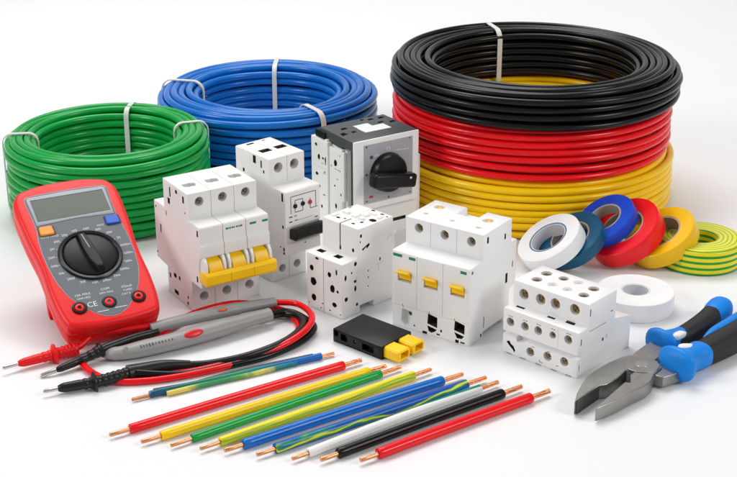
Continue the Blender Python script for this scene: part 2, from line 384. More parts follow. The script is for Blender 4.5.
# ------------------------------------------------------------------ A: three-pole breaker with the long yellow toggle
W = 4.73; H = 7.79
t = thing('circuit_breaker', 'three-pole white breaker with one wide yellow toggle bar, beside the multimeter', 'circuit breaker', -10.96, -11.93, 32.09)
prof = [(0, 0), (3.57, 0), (3.57, 1.78), (5.14, 1.9), (5.14, 5.85), (3.57, 5.85), (3.57, H), (0, H), (0, 6.08), (-1.38, 6.08), (-1.47, 5.98), (-1.47, 4.95), (-1.6, 4.88), (-1.6, 4.12), (-1.35, 4.0), (-1.2, 3.3), (-1.2, 2.65), (-1.47, 2.5), (-1.47, 2.04), (0, 2.04)]
b = MB().prism(prof, 0, W).build('body', M['white'], t, bevel=.06); bake(b)
g = MB()
for k in (1, 2):
    x = W * k / 3; g.box(x - .02, x + .02, -3, .05, -1, 9).box(x - .02, x + .02, .2, 3.5, 7.72, 9)
h1 = MB(); sc_pts = [(.78, 7.18), (2.36, 7.18), (3.94, 7.18)]
for x, z in sc_pts: h1.cyl((x, -.5, z), (x, .45, z), .30)
for x, z in ((.82, .86), (2.40, .88), (4.0, .9)): h1.cyl((x, -.5, z), (x, .9, z), .31)
h1.box(-.1, W + .1, -1.62 - .2, -1.15, 2.75, 2.76)
h2 = MB()
for x in (.83, 2.38, 3.96): h2.prism([(x - .42, 1.28), (x - .2, 1.15), (x + .1, 1.2), (x + .25, 1.1), (x + .45, 1.35), (x + .42, 1.65), (x + .1, 1.78), (x - .1, 1.72), (x - .4, 1.75)], 6.9, 9, 'xy')
h3 = DK()
for y, z, a, c in ((2.53, 7.16, .09, .32), (1.59, 7.45, .14, .12), (.61, 7.24, .12, .22), (2.76, 6.5, .16, .2), (.44, 6.42, .06, .05), (4.84, 5.48, .07, .07), (3.26, 5.52, .05, .16), (4.24, 4.16, .08, .28), (-1.2, 5.62, .1, .2), (-.91, 2.52, .1, .2), (5.0, 2.3, .07, .07),
                   (2.4, 1.55, .2, .14), (1.75, 1.6, .12, .13), (3.15, 1.3, .1, .16), (2.32, .42, .3, .14), (.6, .72, .08, .1), (.65, .3, .1, .1)):
    h3.box(-.5, .12, y - a, y + a, z - c, z + c)
cut(b, g, h1, h2, h3)
screws('y', [(x, z, .28) for x, z in sc_pts], .24, M['steelscrew'], t)
screws('z', [(x, 1.45, 7.55) for x in (.83, 2.38, 3.96)], .30, M['steelscrew'], t)
for x in (.83, 2.38, 3.96): MB().box(x - .5, x + .5, 1.05, 1.85, 7.0, 7.3).build('hole_shade_block', M['holeshade'], t)  # dark filler low in each top hole, standing in for shade
for k in range(3):
    x0 = W * k / 3
    mb = MB(); cx = x0 + .80
    mb.prism([(-1.2, 4.02), (-1.75, 3.85), (-2.02, 3.5), (-2.08, 3.1), (-2.0, 2.7), (-1.2, 2.7)], cx - .47, cx + .47); mb.build('toggle_drum', M['yellowtog'], t, bevel=.05)
    for xs in (x0 + .08, x0 + 1.31):
        mb = MB(); mb.prism([(-1.1, 4.2), (-1.7, 4.12), (-1.95, 3.75), (-1.98, 3.3), (-1.8, 3.02), (-1.1, 3.0)], xs, xs + .21); mb.build('toggle_cheek', M['white2'], t, bevel=.05)
mb = MB(); mb.prism([(-1.25, 3.1), (-1.95, 3.28), (-2.28, 3.34), (-2.44, 3.2), (-2.44, 2.66), (-2.3, 2.48), (-1.25, 2.46)], -.06, W + .02)
b = mb.build('toggle_bar', M['yellowtog'], t, bevel=.07, bseg=3); bake(b)
c = MB()
for k in (1, 2): c.box(W * k / 3 - .012, W * k / 3 + .012, -3, -2.36, 2, 4)
cut(b, c)
mb = MB(); y = -1.478
for x0, x1 in ((1.78, 1.98), (2.02, 2.14), (2.18, 2.30), (2.33, 2.40), (2.48, 2.60), (2.64, 2.72), (2.75, 2.90), (3.42, 3.86), (4.28, 4.66)):
    zz = .055 if x1 < 3 else .07; mb.box(x0, x1, y, y + .015, 5.68 - zz, 5.68 + zz)
mb.build('printed_marking', M['gprint'], t, smooth=False)

# ------------------------------------------------------------------ B: two-pole RCBO with wide black toggle
W = 2.81; H = 8.48
t = thing('circuit_breaker', 'narrow two-pole white breaker with black toggle and red test dot, behind the yellow-toggle breaker', 'circuit breaker', -6.27, -7.55, 40.24)
prof = [(0, 0), (3.68, 0), (3.68, 2), (4.9, 2.1), (4.9, 6.3), (3.68, 6.3), (3.68, H), (0, H), (0, 6.7), (-1.5, 6.7), (-1.58, 6.6), (-1.58, 4.3), (-1.5, 4.2), (-1.45, 3.2), (-1.58, 3.1), (-1.58, 2.4), (-1.5, 2.34), (0, 2.34)]
b = MB().prism(prof, 0, W).build('body', M['white'], t, bevel=.06); bake(b)
g = MB().box(W / 2 - .02, W / 2 + .02, -.06, .04, 6.75, 9).box(W / 2 - .02, W / 2 + .02, .1, 3.6, 8.42, 9).box(W / 2 - .02, W / 2 + .02, -.2, .04, -1, 2.3)
h1 = MB()
for x, z in ((.71, 7.8), (1.98, 7.78)): h1.cyl((x, -.5, z), (x, .6, z), .34)
for x, z in ((.85, .8), (2.05, .82)): h1.cyl((x, -.5, z), (x, .9, z), .28)
h2 = DK()
for x, y in ((.89, 1.61), (2.12, 1.63)): h2.box(x - .42, x + .4, y - .28, y + .28, 8.1, 9)
h2.box(.65, 1.2, 3.2, 3.42, 8.38, 9).box(1.9, 2.15, 3.3, 3.42, 8.42, 9)
h3 = DK()
for y, z, a, c in ((1.58, 8.1, .16, .26), (.86, 7.95, .07, .25), (2.8, 7.07, .1, .12), (.61, 7.5, .07, .1), (-1.3, 6.3, .09, .28), (-1.35, 2.76, .08, .12), (-1.35, 2.5, .08, .08), (-1.0, 2.85, .05, .06), (-1.3, 4.3, .08, .1)):
    h3.box(-.5, .12, y - a, y + a, z - c, z + c)
cut(b, g, h1, h2, h3)
screws('y', [(.71, 7.8, .4), (1.98, 7.78, .4)], .26, M['steelscrew'], t)
screws('z', [(.89, 1.61, 8.25), (2.12, 1.63, 8.25)], .25, M['steelscrew'], t)
mb = MB().prism([(-1.45, 4.12), (-1.95, 4.22), (-2.2, 4.1), (-2.22, 3.62), (-2.1, 3.45), (-1.45, 3.4)], .38, W + .12); mb.build('toggle_lever', M['knobblack'], t, bevel=.06)
mb = MB(); y = -1.588
def ln(x0, z0, x1, z1, wd=.022):
    if abs(x1 - x0) > abs(z1 - z0): mb.box(x0, x1, y, y + .01, z0 - wd, z0 + wd)
    else: mb.box(x0 - wd, x0 + wd, y, y + .01, min(z0, z1), max(z0, z1))
ln(.45, 6.3, 2.45, 6.3); ln(.45, 5.15, .45, 6.3); ln(2.45, 5.2, 2.45, 6.3); ln(.78, 5.2, .78, 6.0); ln(1.4, 5.2, 1.4, 6.0); ln(2.0, 5.2, 2.0, 5.9); ln(.78, 6.0, 1.4, 6.0); ln(.78, 5.2, 1.4, 5.2); ln(2.0, 5.2, 2.6, 5.2)
ln(.3, 4.95, .55, 4.95, .04); ln(.7, 4.95, .9, 4.95, .03); ln(.3, 4.62, .55, 4.62, .04); ln(.72, 4.65, .95, 4.65, .03); ln(2.35, 4.5, 2.6, 4.5, .035); ln(.95, 4.63, 2.2, 4.63, .01); ln(1.5, 2.95, 1.6, 2.95, .04)
mb.build('printed_diagram', M['dprint'], t, smooth=False)
for x, z, m in ((.78, 5.62, M['knobblack']), (1.39, 5.66, M['knobblack']), (1.97, 5.62, M['redprint'])):
    MB().cyl((x, -1.55, z), (x, -1.66, z), .15, 20).build('test_button' if m is M['redprint'] else 'dial_dot', m, t, bevel=.02)

# ------------------------------------------------------------------ C: three-pole breaker with three small yellow levers
W = 5.44; H = 6.67
t = thing('circuit_breaker', 'three-pole white breaker with three small separate yellow levers, behind the black connector', 'circuit breaker', 2.25, -12.63, -34.61)
prof = [(-1.39, 0), (.25, 0), (.25, .32), (2.6, .32), (2.6, 0), (3.35, 0), (3.35, 2.0), (4.05, 2.2), (4.05, 5.1), (3.35, 5.1), (3.35, H), (0, H), (0, 5.01), (-1.4, 5.01), (-1.47, 4.94), (-1.47, 1.5), (-1.39, 1.46)]
b = MB().prism(prof, 0, W).build('body', M['white2'], t, bevel=.06); bake(b)
g = MB()
for x in (1.78, 3.6): g.box(x - .018, x + .018, -3, -1.43, -1, 4.94).box(x - .018, x + .018, -.1, .035, 5.08, 6.6)
h1 = MB()
for x, z in ((.94, 6.1), (2.75, 6.07), (4.59, 6.07)): h1.cyl((x, -.5, z), (x, .5, z), .30)
for x in (.42, 2.27, 4.12): h1.box(x, x + .98, -2, -1.0, 3.08, 3.72)
h6 = DK(); h1.prism([(.62, .5), (.9, .2), (1.2, .28), (1.42, .55), (1.42, 1.2), (.7, 1.28)], -2, -1.0, 'xz'); h6.prism([(2.52, .75), (3.22, .62), (3.22, 1.3), (2.56, 1.42)], -2, -.6, 'xz').prism([(4.40, .82), (5.12, .72), (5.12, 1.32), (4.44, 1.46)], -2, -.6, 'xz')
h6.prism([(2.52, .62), (3.2, .5), (3.05, .32), (2.8, .2), (2.62, .28)], -2, -.8, 'xz').prism([(4.42, .7), (5.1, .58), (4.95, .38), (4.6, .34)], -2, -.8, 'xz')
h4 = DK()
for x in (.78, 2.68, 4.46): h4.box(x - .02, x + .02, -2, -1.36, 1.36, 1.62)
h5 = DK()
for x, z, a, c in ((2.35, .1, .16, .09), (3.3, .22, .12, .05), (3.5, .5, .06, .08), (4.62, .14, .12, .1), (5.0, .14, .15, .05), (1.6, .35, .05, .05)): h5.box(x - a, x + a, -2, -1.25, z - c, z + c)
h2 = MB()
h2.prism([(.5, 2.3), (.75, 2.1), (1.0, 2.2), (1.22, 2.3), (1.2, 2.65), (.9, 2.75), (.6, 2.62)], 6.1, 9, 'xy').prism([(4.1, 2.0), (4.3, 1.85), (4.6, 1.9), (4.8, 2.1), (4.75, 2.4), (4.5, 2.5), (4.2, 2.35)], 6.1, 9, 'xy')
h2.box(2.3, 3.75, 2.05, 4.5, 6.2, 9)
for x, y in ((.78, 1.04), (2.7, .95), (4.56, .86)): h2.prism([(x + .2 * math.cos(a * .785), y + .13 * math.sin(a * .785)) for a in range(8)], 6.45, 9, 'xy')
h3 = DK()
for y, z, a, c in ((.48, 6.2, .1, .2), (2.55, 5.75, .09, .18), (2.9, 2.9, .13, .32), (.3, .95, .04, .35), (.0, .2, .08, .1), (3.6, 3.6, .05, .2)): h3.box(W - .12, W + .5, y - a, y + a, z - c, z + c)
cut(b, h1, h6, h2, h3, h4, h5, g)
screws('y', [(.94, 6.1, .33), (2.75, 6.07, .33), (4.59, 6.07, .33)], .25, M['brass'], t)
screws('y', [(1.15, .95, -1.12)], .17, M['steelscrew'], t)
for x, y in ((.85, 2.45), (4.45, 2.18)):
    MB().box(x - .34, x + .34, y - .2, y + .22, 6.1, 6.5).cyl((x + .05, y, 6.3), (x + .05, y, 6.62), .14).build('terminal_clamp', M['yellowtog'], t, bevel=.03)
for x in (.45, 2.30, 4.15):
    MB().prism([(-1.02, 3.22), (-1.02, 3.70), (-1.55, 3.84), (-1.85, 3.84), (-1.84, 3.74), (-1.5, 3.58), (-1.44, 3.22)], x + .04, x + .9).build('toggle_lever', M['yellowtog'], t, bevel=.04)
for x0, x1, z in ((.08, .72, 4.74), (1.2, 1.66, 4.72), (4.78, 5.2, 4.7)): MB().box(x0, x1, -1.478, -1.46, z - .09, z + .09).build('green_marking', M['gprint'], t, smooth=False)
MB().box(W - .005, W + .008, -1.3, -1.12, 4.62, 4.8).build('green_marking', M['gprint'], t, smooth=False)

# ------------------------------------------------------------------ D: motor starter with rotary knob
t = thing('motor_starter', 'motor starter with big black rotary knob on a silver face plate', 'motor starter', -1.02, -1.2, 33.46)
W = 5.41
b = MB().prism([(.35, 0), (4.3, 0), (4.3, 6.55), (1.0, 6.55), (1.0, 2.45), (.35, 2.45)], .15, 5.55).build('body', M['white'], t, bevel=.05)
bake(b); cut(b, DK().box(2.2, 4.6, .2, .6, .9, 1.15).box(.6, 1.6, .2, .55, 1.2, 1.3).box(5.0, 5.35, .2, .55, .7, .95), MB().box(5.45, 6, 1.2, 1.5, 4.0, 4.6).box(5.45, 6, 1.0, 1.2, 2.0, 2.5))
MB().prism([(.6, .0), (4.2, 0), (4.2, 4.2), (3.4, 5.4), (.6, 5.4)], 5.553, 6.0).build('side_module', M['white'], t, bevel=.06)
MB().box(.45, 5.15, .12, .996, 2.55, 6.7).build('gap_panel', M['dkgrey'], t)
b = MB().prism([(0, 0), (.32, 0), (.32, 1), (0, 1)], 0, 1)  # placeholder, rebuilt below
b.bm.free()
fr = MB().box(0, W, -.02, .115, 2.36, 7.46).build('front_frame', M['white2'], t, bevel=.07); bake(fr)
cut(fr, MB().box(.82, 4.88, -.5, .03, 2.8, 7.1))
pl = MB().box(.85, 4.85, -.005, .029, 2.83, 7.07).build('face_plate', M['platelabel'], t, bevel=.02)
mb = MB(); y = -.014
mb.box(2.72, 2.98, y, y + .008, 6.62, 6.66).box(2.94, 2.98, y, y + .008, 6.4, 6.66).box(2.72, 2.76, y, y + .008, 6.4, 6.66)
for i in range(9): x = 3.35 + i * .14; mb.box(x, x + random.uniform(.04, .09), y, y + .008, 6.28 - i * .01, 6.36 - i * .01)
for i in range(3): x = 1.75 + i * .14; mb.box(x, x + .06, y, y + .008, 6.15, 6.3)
mb.build('printed_marking', M['print_'], t, smooth=False)
for x, z, r in ((1.46, 6.15, .13), (1.06, 6.95, .07), (1.06, 4.95, .09), (4.62, 7.0, .05), (1.08, 3.0, .06), (4.7, 3.0, .05), (2.9, 2.98, .07)):
    MB().cyl((x, .02, z), (x, -.03, z), r, 14).build('plate_screw', M['dkgrey'], t, bevel=.01)
MB().box(1.3, 1.6, -.02, .02, 3.2, 3.36).build('indicator', M['redprint'], t, bevel=.01)
cx, cz = 2.76, 4.86
kn = MB(); kn.tube([(cx, .02, cz), (cx, -.5, cz), (cx, -.62, cz), (cx, -.66, cz)], [1.42, 1.34, 1.26, 1.1], 48); kn.build('knob_disc', M['knobblack'], t)
mt = Matrix.Translation((cx - .05, -1.05, cz - .25)) @ Matrix.Rotation(R(9), 4, 'Y')
kb = MB(); kb.box(-1.92, 1.62, -.42, .45, -.52, .46, mt); kb.build('knob_handle', M['knobblack'], t, bevel=.2, bseg=4)
mt2 = Matrix.Translation((cx, -.6, cz + .2)) @ Matrix.Rotation(R(9), 4, 'Y')
MB().box(.95, 1.1, -.9, -.88, -.28, -.16, mt2).build('knob_pointer', M['print_'], t)
# grey terminal cover
b = MB().prism([(.12, 6.75), (4.4, 6.75), (4.45, 7.0), (4.35, 7.44), (.12, 7.44)], .02, 5.38).build('terminal_cover', M['dkgrey'], t, bevel=.05); bake(b)
c = DK()
for x, y, a, d in ((1.15, 3.0, .3, .22), (1.35, 2.05, .22, .18), (.5, 2.0, .28, .3), (3.9, 3.8, .28, .18), (4.75, 3.75, .3, .2), (4.15, 2.9, .3, .17), (4.95, 2.6, .3, .2), (3.3, 4.0, .2, .15)):
    c.prism([(x - a, y - d), (x + a, y - d * .6), (x + a * .7, y + d), (x - a * .6, y + d * .8)], 7.0, 9, 'xy')
cut(b, c)
MB().box(1.95, 4.1, 1.45, 2.5, 7.43, 7.455).box(2.0, 3.2, 2.5, 3.15, 7.43, 7.455).build('cover_sticker', M['print_'], t)
# left auxiliary modules
b = MB().prism([(1.0, 0), (2.9, 0), (2.9, 6.45), (1.0, 6.45), (1.0, 2.9), (1.25, 2.8), (1.25, 2.0), (1.0, 1.9)], -.14, .147).build('auxiliary_block', M['white'], t, bevel=.06); bake(b)
b2 = MB().prism([(2.94, 0), (5.1, 0), (5.1, 6.7), (2.94, 6.7)], -.26, .147).build('auxiliary_block', M['white'], t, bevel=.06); bake(b2)
def poly8(mb, y, z, a, c_, n8=7):
    mb.prism([(y + a * random.uniform(.75, 1.1) * math.cos(k * 6.283 / n8), z + c_ * random.uniform(.75, 1.1) * math.sin(k * 6.283 / n8)) for k in range(n8)], -.6, .02)
h3 = DK()
for q in ((2.08, 5.45, .24, .3), (2.19, 3.75, .1, .08), (2.05, 2.3, .14, .22), (1.4, 3.3, .08, .12), (2.6, 1.2, .15, .12), (1.5, 5.0, .07, .05), (1.5, 6.1, .07, .05), (2.62, 5.1, .06, .1)): poly8(h3, *q)
cut(b, h3)
h3 = DK()
for q in ((4.42, 6.2, .16, .15), (4.06, 5.38, .2, .24), (3.52, 5.4, .16, .09), (3.2, 5.35, .1, .32), (4.36, 4.05, .22, .12), (4.0, 3.2, .1, .1), (3.73, 1.75, .12, .15), (3.4, 2.7, .18, .05), (4.5, 2.6, .07, .1), (3.3, 4.45, .12, .05), (4.6, 1.4, .1, .12)): poly8(h3, *q)
cut(b2, h3, MB().box(-.5, -.22, 2.5, 6, 4.62, 4.66))
MB().box(-.1, .1, 1.3, 2.3, 6.45, 6.58).box(-.18, .1, 3.1, 3.4, 6.7, 6.82).build('release_clip', M['white2'], t, bevel=.03)
MB().box(-.12, .7, 3.5, 4.75, 6.72, 7.25).build('cover_end', M['black'], t, bevel=.05)
MB().box(.06, .14, 1.5, 2.6, 6.6, 7.0).build('cover_clip', M['dkgrey'], t, bevel=.02)
mb = MB()
for x in (1.9, 3.4): xx = -.146 if x < 2.5 else -.266; mb.box(xx, xx + .02, x - .3, x - .06, 5.0, 5.04).box(xx, xx + .02, x + .05, x + .3, 5.0, 5.04).box(xx, xx + .02, x - .2, x + .1, 4.3, 4.34)
mb.build('printed_marking', M['dprint'], t, smooth=False)

# ------------------------------------------------------------------ E: small contactor block with dark openings
W = 3.12; H = 5.6
t = thing('contactor', 'small stepped white contactor block dotted with dark openings, in the middle', 'contactor', -2.88, -10.02, -43.54)
prof = [(-1.43, 0), (.15, 0), (.15, .45), (1.36, .45), (1.36, 0), (3.14, 0), (3.14, 2.9), (3.3, 3.0), (3.3, 4.2), (3.14, 4.3), (3.14, H), (0, H), (0, 3.69), (-1.43, 3.69)]
b = MB().prism(prof, 0, W).build('body', M['white'], t, bevel=.06); bake(b)
g = DK().box(1.52, 1.6, -.3, 1.0, 3.85, 9).box(1.49, 1.52, -2, -1.40, -1, 3.65)
rr = random.Random(5)
def blob(mb, x, z, a, c, lo, hi, plane, n=11):
    mb.prism([(x + a * rr.uniform(.88, 1.08) * math.cos(k * 6.283 / n), z + c * rr.uniform(.88, 1.08) * math.sin(k * 6.283 / n)) for k in range(n)], lo, hi, plane)
h1 = DK()
for x, z, a, c in ((.47, 2.74, .17, .2), (.61, 1.86, .27, .28), (.63, .78, .22, .24), (.95, 3.5, .18, .08), (2.02, 2.73, .16, .18), (2.27, 1.85, .22, .26), (2.63, 3.05, .08, .2), (2.72, 1.78, .1, .1), (2.44, .81, .2, .16), (1.4, .58, .08, .05), (2.05, .33, .08, .05), (.2, .3, .05, .04), (2.95, .3, .06, .04), (1.25, .25, .06, .05)): blob(h1, x, z, a, c, -2, -1.1, 'xz')
h1.box(1.5, 1.64, -.5, .3, 3.85, 4.1); blob(h1, 2.67, 4.1, .1, .14, -.5, .25, 'xz')
h2 = DK().box(.32, .88, -.9, -.5, 3.4, 5).box(1.75, 2.3, -.85, -.42, 3.4, 5)
for x, y, a, c in ((.39, 2.34, .3, .28), (1.03, 2.07, .12, .1), (.8, .6, .16, .12), (2.71, 1.72, .3, .22), (1.59, 2.95, .16, .1), (2.43, 2.87, .16, .1), (2.44, 1.01, .13, .12), (1.17, 2.73, .12, .1), (2.95, 2.75, .08, .08), (2.2, .5, .14, .1), (1.25, .75, .1, .08)): blob(h2, x, y, a, c, 5.3, 8, 'xy')
h3 = DK()
for y, z, a, c in ((-1.14, 2.71, .1, .2), (-1.09, 1.28, .14, .16), (-.27, 3.4, .13, .15), (-.6, 2.9, .06, .08), (-.28, 1.77, .1, .2), (-.3, 2.25, .12, .1), (-.14, .64, .1, .12), (.88, 2.6, .05, .06), (.88, 2.16, .05, .06), (.88, 1.56, .05, .06), (1.94, 3.07, .07, .12), (.23, 5.1, .09, .13), (.16, 4.72, .05, .08)): blob(h3, y, z, a, c, W - .2, W + .5, 'yz')
h3.prism([(.3, 4.2), (.95, 4.45), (1.0, 4.3), (.75, 4.1), (.7, 4.26), (.4, 4.08)], W - .25, W + .5)
cut(b, g, h1, h2, h3)
mb = MB()
mb.box(.2, 1.35, 1.1, 2.95, 5.55, 5.62); mb.build('top_ledge', M['white'], t, bevel=.03)
for x, y, a, c, hh in ((1.9, 2.0, .16, .2, .12), (.7, 1.45, .25, .14, .16), (1.45, 1.55, .18, .28, .1), (2.1, 1.35, .22, .12, .14), (2.75, 2.3, .14, .18, .1), (2.0, 2.45, .3, .08, .1), (.35, .75, .18, .25, .09)):
    MB().box(x - a, x + a, y - c, y + c, 5.5, 5.6 + hh).build('top_boss', M['white'], t, bevel=.04)
screws('z', [(2.71, 1.72, 5.42)], .2, M['brass'], t)
mb = MB().box(W - .01, W + .02, -.42, -.16, 2.35, 2.37).box(W - .01, W + .02, -.16, -.14, 2.1, 2.5).box(W - .01, W + .02, 1.6, 2.3, 2.78, 2.8).box(W - .01, W + .02, 1.8, 1.82, 2.3, 2.8)
mb.build('moulded_line', M['cream'], t, smooth=False)
MB().prism([(2.6, 4.15), (3.4, 4.45), (3.4, 4.6), (2.6, 4.3)], W - .02, W + .05).build('side_clip', M['white'], t, bevel=.03)

# ------------------------------------------------------------------ F: three-tier terminal block
W = 5.25; H = 4.33
t = thing('terminal_block', 'white three-tier terminal block with rows of brass screws, left of the pliers', 'terminal block', 7.85, -17.41, -41.96)
prof = [(.02, 0), (5.5, 0), (5.5, 1.95), (5.3, 2.15), (3.73, 2.5), (3.73, H), (.88, H), (.88, 2.87), (0, 2.87), (0, 1.42), (.3, 1.38), (.3, 1.22), (.02, 1.18)]
b = MB().prism(prof, 0, W).build('body', M['white2'], t, bevel=.06); bake(b)
g = MB().box(3.86, 3.885, -1, .03, 1.45, 2.8)
h1 = MB(); r1 = [(.78, 3.62), (1.95, 3.66), (2.98, 3.7), (4.31, 3.76)]; r2 = [(.53, 2.08), (1.56, 2.12), (2.5, 2.16), (3.5, 2.2), (4.56, 2.26)]; r3 = [(2.01, .62), (3.21, .74), (4.37, .80)]
for x, z in r1: h1.cyl((x, .3, z), (x, 1.35, z), .33)
for x, z in r2: h1.cyl((x, -.5, z), (x, .45, z), .27 if x != 3.5 else .22)
for x, z in r3: h1.cyl((x, -.5, z), (x, .5, z), .28)
h6 = DK(); h6.prism([(.28, .75), (.55, .5), (.78, .35), (.86, .2), (.95, .35), (.8, .6), (.62, .68), (.5, .85)], -.5, .4, 'xz')
h1.prism([(1.05, .95), (1.6, 1.1), (1.62, 1.3), (.9, 1.3)], -.5, .5, 'xz')
tops = [(.92, 2.88, .34, 1), (1.0, 1.80, .32, 1), (2.08, 2.95, .31, 1), (2.1, 1.80, .31, 0), (3.06, 3.02, .31, 0), (3.13, 1.82, .3, 0), (4.2, 2.89, .33, 1), (4.26, 1.80, .32, 1)]
h2 = MB()
for x, y, r, s_ in tops: h2.cyl((x, y, 3.9 if s_ else 4.15), (x, y, 5), r)
for x, y, a in ((.76, .62, .3), (2.9, .67, .26), (4.12, .78, .3)): h6.box(x - a, x + a, y - .1, y + .1, 2.7, 2.95)
h3 = DK().box(W - .08, W + .5, 1.02, 1.1, 3.55, 4.0).box(W - .08, W + .5, .25, .33, 2.0, 2.4).box(W - .08, W + .5, .2, .25, .4, .8).box(W - .05, W + .5, 1.1, 2.8, 2.58, 2.61).box(W - .05, W + .5, 3.2, 3.4, 3.1, 3.16).box(W - .05, W + .5, 2.45, 2.6, 1.5, 1.7).box(W - .05, W + .5, 2.9, 2.94, 1.55, 1.8)
for x, z in ((.5, 0), (1.5, 0), (2.6, 0), (3.7, 0), (4.7, 0)): h3.box(x - .2, x + .2, -.5, .12, -.2, .06)
cut(b, g, h1, h6, h2, h3)
screws('y', [(x, z, 1.12) for x, z in r1], .31, M['brass'], t)
screws('y', [(x, z, .2) for x, z in r2], .20, M['brass'], t)
screws('y', [(x, z, .2) for x, z in r3], .22, M['brass'], t)
screws('z', [(x, y, 4.24) for x, y, r, s_ in tops if s_], .27, M['brass'], t)
mb = MB(); 
for i, (x, z) in enumerate(r2): mb.box(x - .12, x - .02, -.008, .01, z + .36, z + .40).box(x + .03, x + .16, -.008, .01, z + .35, z + .39)
mb.box(2.66, 2.9, .012, .03, .2, .23).box(2.66, 2.69, .012, .03, .2, .36).box(3.85, 3.98, .012, .03, .36, .4).box(2.1, 2.3, .012, .03, .98, 1.01).box(3.2, 3.4, .012, .03, 1.05, 1.08)
mb.build('printed_marking', M['dprint'], t, smooth=False)

# ------------------------------------------------------------------ G: black connector with two yellow plugs
t = thing('connector', 'flat black connector block with two yellow sockets, behind the cut wires', 'connector', -2.12, -16.1, -40.77)
b = MB().box(0, 3.81, 0, 2.72, 0, .86).build('housing', M['black'], t, bevel=.05); bake(b)
c = MB().box(.12, .42, -.5, .3, .42, .76).box(.62, 1.15, -.5, .25, .28, .72).box(2.3, 3.2, -.5, .35, .22, .64).cyl((1.72, -.5, .5), (1.72, .2, .5), .12)
cut(b, c)
MB().cyl((1.72, .2, .5), (1.72, .05, .5), .06).build('release_pin', M['dkgrey'], t)
for y in (.18, 1.5):
    b = MB().prism([(y, .12), (y + .95, .12), (y + 1.05, .25), (y + 1.05, .68), (y + .9, .8), (y + .1, .8), (y, .68)], 3.7, 4.95).build('yellow_socket', M['yplug'], t, bevel=.07, bseg=3); bake(b)
    cut(b, MB().prism([(y + .16, .3), (y + .86, .26), (y + .9, .6), (y + .8, .68), (y + .2, .66)], 4.3, 6))

# ------------------------------------------------------------------ multimeter (local: x across, y up the face, z out of the face)
k = .984
C0 = Vector((0, -92.45, 38.11)); base = C0 + (Vector((-15.54, -14.92, 0)) - C0) * k
t = thing('multimeter', 'red and slate grey digital multimeter propped up on its stand', 'multimeter', base.x, base.y, 27.4, base.z, rx=28.18)
N0 = 1.76
half = [(0, 11.25), (1.4, 11.18), (2.55, 10.92), (3.02, 10.62), (3.3, 10.1), (3.38, 9.3), (3.36, 8.2), (3.28, 6.6), (3.14, 5.2), (3.12, 4.0), (3.16, 2.6), (3.1, 1.2), (2.92, .15), (2.6, -.28), (1.3, -.5), (0, -.55)]
outl = half + [(-x, y) for x, y in half[-2:0:-1]]
def ins(p, d, sh=0):
    out = []; n = len(p)
    for i in range(n):
        a, b, c = Vector(p[i - 1]), Vector(p[i]), Vector(p[(i + 1) % n]); e = (c - a).normalized(); nn = Vector((e.y, -e.x))
        q = b + nn * (-d if True else d); out.append((q.x, q.y + sh))
    return out
def dense(p, n=3):
    out = smooth_path([(x, y, 0) for x, y in p] + [(p[0][0], p[0][1], 0)], n)[:-1]; return [(v.x, v.y) for v in out]
def poly_scale(p, sx, sy, cy=5): return [(x * sx, cy + (y - cy) * sy) for x, y in p]
O = dense(outl)
def out_by(d): return [(x * k, y * k) for x, y in ins(O, -d)]
def area_sign(p): return sum(p[i - 1][0] * p[i][1] - p[i][0] * p[i - 1][1] for i in range(len(p)))
if abs(area_sign(ins(O, .2))) < abs(area_sign(O)): ins_in = lambda d: ins(O, d)
else: ins_in = lambda d: ins(O, -d)
mb = MB()
for_l = [(-.40, .45), (-.30, .2), (.1, .06), (.75, .0), (.85, .05), (.95, -.02), (1.35, -.02), (1.58, .03), (1.70, .12), (1.75, .24), (N0, .36)]
mb.loft([[Vector((x * k, y * k, z * k)) for x, y in ins_in(d)] for z, d in for_l])
body = mb.build('shell', M['redbody'], t, angle=50)
# face plate
hb = [(0, 10.28), (1.4, 10.26), (2.45, 10.18), (2.62, 10.02), (2.63, 9.6), (2.56, 8.4), (2.55, 7.4), (2.68, 6.6), (2.74, 5.5), (2.70, 4.4), (2.55, 3.2), (2.2, 2.05), (1.6, 1.05), (.9, .32), (.4, .04), (0, -.02)]
fo = [(x * k, y * k) for x, y in hb + [(-x, y) for x, y in hb[-2:0:-1]]]
MB().prism([(x * 1.018, 5 + (y - 5) * 1.012) for x, y in fo], N0 * k - .05, N0 * k + .02, 'xy').build('face_rim', M['bezel2'], t, bevel=.015)
plate = MB().prism(fo, N0 * k - .04, N0 * k + .045, 'xy').build('face_plate', M['bezel'], t, bevel=.015)
ft = N0 * k + .045
sf = [(-2.5, 7.72), (0, 7.86), (2.45, 7.72), (2.5, 8.6), (2.56, 9.98), (2.4, 10.12), (0, 10.2), (-2.4, 10.12), (-2.56, 9.98), (-2.5, 8.6)]
fm = MB().prism([(x * k, y * k) for x, y in sf], ft - .02, ft + .03, 'xy').build('display_frame', M['bezel2'], t, bevel=.015); bake(fm)
cut(fm, MB().box(-2.34 * k, 2.34 * k, 8.02 * k, 9.86 * k, ft - 1, ft + 1))
MB().box(-2.33 * k, 2.33 * k, 8.03 * k, 9.85 * k, ft - .02, ft + .006).build('display_rim', M['lcdrim'], t)
MB().box(-2.24 * k, 2.24 * k, 8.1 * k, 9.72 * k, ft - .01, ft + .012).build('display', M['lcd'], t)
